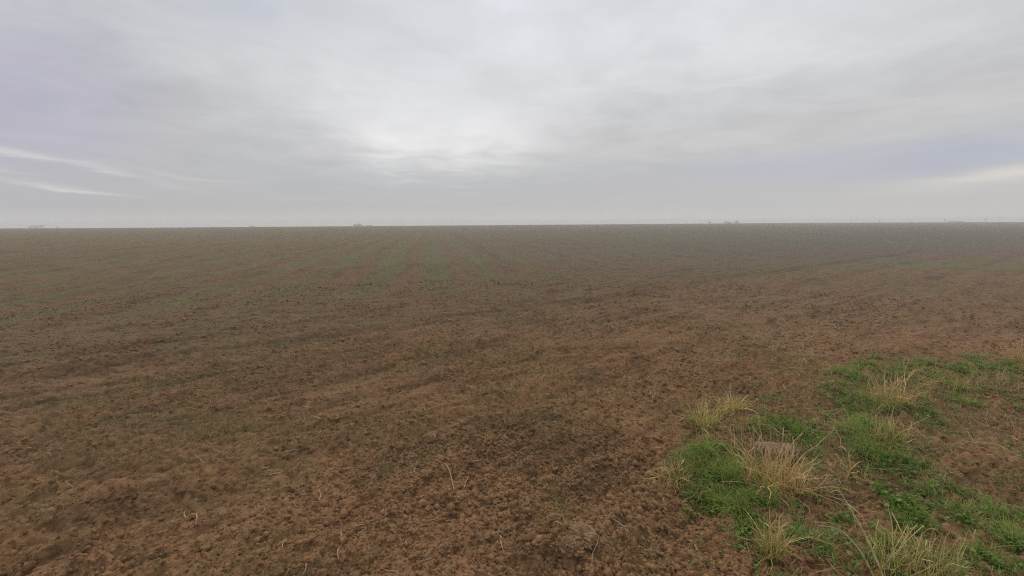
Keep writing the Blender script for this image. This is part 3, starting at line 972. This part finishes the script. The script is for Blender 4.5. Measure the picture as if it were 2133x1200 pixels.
# ------------------------------------------------------------------ tall single stalks
def stalk(p0, p1, label, lean_back=.0, rad=.0035, nodes=3, branches=(), bow=.02, col=(.42, .35, .18)):
    """stalk rooted at pixel p0 on the ground and ending above the ground in the direction of pixel p1"""
    b = at(*p0)
    d = ray(*p1)
    # end point: on the ray of p1 at about the distance of the root (plus lean_back metres)
    tdist = (b[1] + lean_back) / d[1]
    e = np.array([0, 0, CAM_H]) + d * tdist
    mid = (b + e) / 2 + np.array([bow, 0, bow])
    s = spline([b, mid, e], 22)
    rr = rad * (1 - .6 * np.linspace(0, 1, 22))
    for k in range(1, nodes + 1):
        rr[int(k * 21 / (nodes + 1))] *= 1.55
    c0 = np.array(col)
    root = empty('dry_weed_stalk', b, label, 'stalk', 'tall dry stalks rising from the grass')
    v, q, c = tube(s - b, rr, c0[None] * rng.uniform(.85, 1.15, (22, 1)), 6)
    mesh_obj('stem', v, q, M_STRAW, root, {'tint': c})
    for (t, px, py) in branches:
        a = s[int(t * 21)]
        dd = ray(px, py)
        ee = np.array([0, 0, CAM_H]) + dd * ((a[1] + .02) / dd[1])
        sb = spline([a, (a + ee) / 2 + np.array([0, 0, .012]), ee], 9)
        rb = np.linspace(rad * .6, rad * .25, 9)
        rb[6:8] *= 1.6
        v, q, c = tube(sb - b, rb, c0 * rng.uniform(.85, 1.1), 5)
        mesh_obj('branch', v, q, M_STRAW, root, {'tint': c})
    return root


stalk((1845, 1212), (1746, 1018), 'longest leaning stalk at the front, forked at its tip', .25, .0045, 4, ((.99, 1728, 1027), (.97, 1735, 1000)), .01)
stalk((1822, 1206), (1758, 1108), 'shorter leaning stalk just left of the longest one', .15, .004, 3, ((.97, 1705, 1095), (.35, 1788, 1130)), .01)
stalk((1775, 890), (1750, 838), 'thin pale stem standing alone left of the stemmy tuft', .12, .0035, 2, ((.98, 1741, 836),), .005)
stalk((1866, 785), (1857, 732), 'left one of two thin stems above the golden V-shaped tuft', 0, .0035, 2, ((.75, 1852, 738),), .005)
stalk((1880, 788), (1882, 748), 'right one of two thin stems above the golden V-shaped tuft', 0, .0035, 2, ((.85, 1887, 744),), .003)
stalk((1535, 905), (1528, 862), 'left one of two thin stems behind the largest tan tuft', 0, .003, 2, (), .005)
stalk((1549, 908), (1545, 862), 'right one of two thin stems behind the largest tan tuft', 0, .0028, 2, (), .002)
stalk((1448, 862), (1441, 818), 'crooked pale stem standing left of the small golden tuft', 0, .005, 2, (), .015, (.48, .35, .2))
stalk((1467, 846), (1467, 818), 'upright pale stem with a level twig behind the yellow-green tuft', 0, .004, 1, ((.85, 1455, 820), (.85, 1496, 822)), 0, (.46, .33, .2))
stalk((1509, 834), (1511, 818), 'short forked stem right behind the small golden tuft', 0, .0035, 1, ((.6, 1503, 819),), 0, (.46, .33, .2))
stalk((1605, 950), (1604, 892), 'single fine stem rising from the ribbed grey lump', 0, .0028, 2, (), .002, (.36, .36, .22))
stalk((2030, 1150), (2020, 1105), 'pale forked stem at the edge of the right front grass', .05, .0035, 1, ((.6, 2033, 1103),), .006)


# ------------------------------------------------------------------ ribbed lump behind the main tuft
def ribbed_lump():
    b = at(1614, 950)
    dist = np.linalg.norm(b - [0, 0, CAM_H])
    W = 66 / F_PX * dist; Hh = 34 / F_PX * dist * .78; D = W * .55
    nu, nv = 90, 26
    u = np.linspace(-1, 1, nu); t = np.linspace(0, 1, nv)
    V = np.zeros((nu, nv, 3))
    for i, a in enumerate(u):
        prof = (1 - .16 * (a + 1)) * (1 if a < .82 else 1 - 2.6 * (a - .82))          # lower towards the right end
        rib = .034 * (np.abs(math.sin(a * 24 + .6 * math.sin(a * 5))) - .5)
        ang = np.pi * t
        y = -np.cos(ang) * D / 2 * (1 - .25 * a * a)
        z = np.sin(ang) ** .38 * Hh * prof * (.92 + .08 * math.sin(a * 3 + 1))
        sc = 1 + rib / Hh * .9
        V[i, :, 0] = a * W / 2 + .02 * np.sin(ang * 2 + a * 3)
        V[i, :, 1] = y * sc + .10 * D * math.sin(a * 2)
        V[i, :, 2] = z * sc - .01
    x = V[..., 0].ravel(); yy = V[..., 1].ravel()
    V = V.reshape(-1, 3)
    V[:, 2] += .012 * perlin(x * 14, yy * 14, 71) + .006 * perlin(x * 40, yy * 40, 72)
    f = [(i * nv + j, (i + 1) * nv + j, (i + 1) * nv + j + 1, i * nv + j + 1) for i in range(nu - 1) for j in range(nv - 1)]
    V = np.concatenate([V, [[-W / 2, 0, 0], [W / 2, 0, 0]]])
    for e, c in ((0, len(V) - 2), (nu - 1, len(V) - 1)):
        for j in range(0, nv - 1, 2):
            f.append((c, e * nv + j, e * nv + j + 1, e * nv + min(j + 2, nv - 1)) if j + 2 < nv else (c, e * nv + j, e * nv + j + 1, e * nv + j + 1))
    f = [q for q in f if len(set(q)) == 4]
    m = plain('weathered_ribs', (.30, .205, .13), (.15, .10, .06), 34.0, .9)
    o = mesh_obj('ribbed_lump', V, f, m)
    o.location = b
    o.rotation_euler = (0, 0, R(-8))
    tag(o, 'weathered grey-brown ribbed lump half hidden behind the largest tan tuft', 'debris')


ribbed_lump()

# ------------------------------------------------------------------ beyond the crest: trees, shed, poles
M_BARK = plain('bark', (.09, .07, .055), (.13, .10, .08), 1.5, .9)
M_WOOD = plain('pole_wood', (.12, .10, .085), (.17, .145, .12), 2.0, .9)
M_WALL = plain('shed_wall', (.30, .28, .26), (.38, .36, .33), .6, .9)
M_ROOF = plain('shed_roof', (.12, .11, .11), (.16, .15, .15), .8, .7)
M_CROWN = leaf_material('tree_leaf', .25, .7)


def far_spot(px, dist):
    d = ray(px, 466)
    x, y = d[0] / d[1] * dist, dist
    return np.array([x, y, float(terrain(np.array(x), np.array(y)))])


def top_z(px, py, dist):
    d = ray(px, py)
    return CAM_H + d[2] / d[1] * dist


def far_tree(px, top_py, wpx, dist, label, seed):
    b = far_spot(px, dist)
    h = top_z(px, top_py, dist) - b[2]
    w = wpx / F_PX * dist
    r2 = np.random.default_rng(seed)
    root = empty('tree', b, label, 'tree', 'trees beyond the crest of the field')
    parts = [tube(np.array([[0, 0, -.3], [.05, 0, h * .25], [0, .1, h * .55]]), [h * .035, h * .028, h * .016], (.1, .08, .06), 8)]
    for k in range(6):
        a = r2.uniform(0, 6.28); z0 = h * r2.uniform(.25, .5)
        parts.append(tube(np.array([[0, 0, z0], [math.cos(a) * w * .18, math.sin(a) * w * .18, z0 + h * .15], [math.cos(a) * w * .34, math.sin(a) * w * .34, z0 + h * .27]]), [h * .014, h * .009, h * .004], (.1, .08, .06), 5))
    v, q, c = join(*parts)
    mesh_obj('trunk', v, q, M_BARK, root)
    # leaf clumps in several uneven lobes
    n = 2600
    lobes = [(r2.normal(0, .24, 2) * w, h * r2.uniform(.5, .85), r2.uniform(.16, .3)) for _ in range(9)]
    which = r2.integers(0, 9, n)
    C = np.array([[l[0][0], l[0][1], l[1]] for l in lobes])[which]
    rad = np.array([l[2] for l in lobes])[which]
    dv = r2.normal(0, 1, (n, 3)); dv /= np.linalg.norm(dv, axis=1)[:, None]
    P = C + dv * (r2.random(n) ** .45 * rad)[:, None] * np.array([w, w, h * .75])
    P[:, 2] = np.clip(P[:, 2], h * .12, h)
    s = r2.uniform(.12, .3, n)
    A = r2.normal(0, 1, (n, 3)); A /= np.linalg.norm(A, axis=1)[:, None]
    B = np.cross(A, r2.normal(0, 1, (n, 3))); B /= np.linalg.norm(B, axis=1)[:, None]
    V = np.stack([P - A * s[:, None], P - B * s[:, None] * .6, P + A * s[:, None], P + B * s[:, None] * .6], 1).reshape(-1, 3)
    col = np.repeat(np.array([.055, .062, .036]) * r2.uniform(.6, 1.4, n)[:, None], 4, 0)
    mesh_obj('crown', V, np.arange(n * 4).reshape(-1, 4), M_CROWN, root, {'tint': col}, smooth=False)
    return root


far_tree(84, 468.5, 15, 420, 'taller rounded tree of the clump at the far left horizon', 1)
far_tree(72, 470, 13, 420, 'lower tree left of the tall one at the far left horizon', 2)
far_tree(119, 472.2, 5, 430, 'tiny faint tree alone right of the far left clump', 3)
far_tree(525, 470.4, 12, 430, 'low bush-like tree between the left clump and the middle trees', 4)
far_tree(749, 465.8, 13, 430, 'dark round tree on the horizon left of the middle', 5)
far_tree(739, 467.0, 9, 440, 'pale lower tree touching the dark round one', 6)
far_tree(772, 468.3, 16, 450, 'wide low tree right of the dark round one', 7)
far_tree(1125, 468.3, 8, 440, 'very small tree just right of the middle of the horizon', 8)
far_tree(1478, 461.0, 6, 430, 'slim tree left of the pair on the right horizon', 9)
far_tree(1515, 461.2, 18, 440, 'broad tree of the pair on the right horizon', 10)
far_tree(1534, 459.8, 9, 440, 'taller narrow tree of the pair on the right horizon', 11)


def pole(px, top_py, dist, label):
    b = far_spot(px, dist)
    h = top_z(px, top_py, dist) - b[2]
    root = empty('utility_pole', b, label, 'utility pole', 'utility poles along the right horizon')
    v, q, c = tube(np.array([[0, 0, -.3], [0, 0, h * .5], [0, 0, h]]), [.24, .21, .17], (.1, .1, .1), 10)
    mesh_obj('pole', v, q, M_WOOD, root)
    za = h - .5
    xs, ys, zs = 1.0, .07, .08
    bx = np.array([(sx * xs, sy * ys - .2, za + sz * zs) for sx in (-1, 1) for sy in (-1, 1) for sz in (-1, 1)])
    fx = [(0, 1, 3, 2), (4, 6, 7, 5), (0, 4, 5, 1), (2, 3, 7, 6), (0, 2, 6, 4), (1, 5, 7, 3)]
    mesh_obj('cross_arm', bx, fx, M_WOOD, root, smooth=False)
    for x0 in (-.85, 0.45, .85):
        v, q, c = tube(np.array([[x0, -.2, za + .08], [x0, -.2, za + .2], [x0, -.2, za + .28]]), [.05, .07, .03], (.5, .5, .5), 8)
        mesh_obj('insulator', v, q, M_WALL, root)
    return root


pole(1772, 459.5, 400, 'leftmost and faintest of the poles on the right horizon')
pole(1832, 457.0, 400, 'second pole from the left of the row on the right horizon')
pole(1895, 457.0, 395, 'middle pole of the row on the right horizon')
pole(1967, 456.0, 385, 'pole just left of the low shed on the right horizon')
pole(2052, 455.5, 365, 'darkest pole, standing right of the low shed')


def shed(px, top_py, wpx, dist, label):
    b = far_spot(px, dist)
    h = top_z(px, top_py, dist) - b[2]
    w = wpx / F_PX * dist; d = 7.0
    hw = h * .62
    root = empty('farm_shed', b, label, 'shed')
    X, Y = w / 2, d / 2
    v = [(-X, -Y, 0), (X, -Y, 0), (X, Y, 0), (-X, Y, 0), (-X, -Y, hw), (X, -Y, hw), (X, Y, hw), (-X, Y, hw)]
    f = [(0, 1, 5, 4), (1, 2, 6, 5), (2, 3, 7, 6), (3, 0, 4, 7)]
    mesh_obj('wall', v, f, M_WALL, root, smooth=False)
    e = .4
    rv = [(-X - e, -Y - e, hw - .05), (X + e, -Y - e, hw - .05), (X + e, Y + e, hw - .05), (-X - e, Y + e, hw - .05), (-X - e, 0, h), (X + e, 0, h),
          (-X - e, -Y - e, hw + .15), (X + e, -Y - e, hw + .15), (X + e, Y + e, hw + .15), (-X - e, Y + e, hw + .15)]
    rf = [(6, 7, 5, 4), (8, 9, 4, 5), (0, 1, 7, 6), (2, 3, 9, 8), (0, 3, 2, 1), (0, 6, 4, 9), (1, 2, 8, 7)]
    mesh_obj('roof', rv, rf, M_ROOF, root, smooth=False)
    dv = [(-1.6, -Y - .05, .05), (1.6, -Y - .05, .05), (1.6, -Y - .05, hw * .8), (-1.6, -Y - .05, hw * .8), (-1.6, -Y - .01, .05), (1.6, -Y - .01, .05), (1.6, -Y - .01, hw * .8), (-1.6, -Y - .01, hw * .8)]
    df = [(0, 1, 2, 3), (0, 4, 5, 1), (2, 6, 7, 3), (1, 5, 6, 2), (0, 3, 7, 4)]
    mesh_obj('door', dv, df, M_ROOF, root, smooth=False)
    return root


shed(1991, 460.2, 19, 380, 'low long grey shed between two poles on the right horizon')

# ------------------------------------------------------------------ air
def build_haze():
    lo, hi = (-960, -960, -18.0), (960, 960, 1.9)
    v = [(x, y, z) for x in (lo[0], hi[0]) for y in (lo[1], hi[1]) for z in (lo[2], hi[2])]
    f = [(0, 1, 3, 2), (4, 6, 7, 5), (0, 4, 5, 1), (2, 3, 7, 6), (0, 2, 6, 4), (1, 5, 7, 3)]
    m = bpy.data.materials.new('haze')
    m.use_nodes = True
    t = m.node_tree
    t.nodes.remove(t.nodes['Principled BSDF'])
    p = t.nodes.new('ShaderNodeVolumePrincipled')
    p.inputs['Color'].default_value = (.97, .985, 1.0, 1)
    p.inputs['Density'].default_value = .0025
    p.inputs['Anisotropy'].default_value = .25
    t.links.new(p.outputs[0], t.nodes['Material Output'].inputs['Volume'])
    o = mesh_obj('haze', v, f, m, smooth=False)
    tag(o, 'thin pale haze lying over the far field', 'haze', kind='stuff')


build_haze()
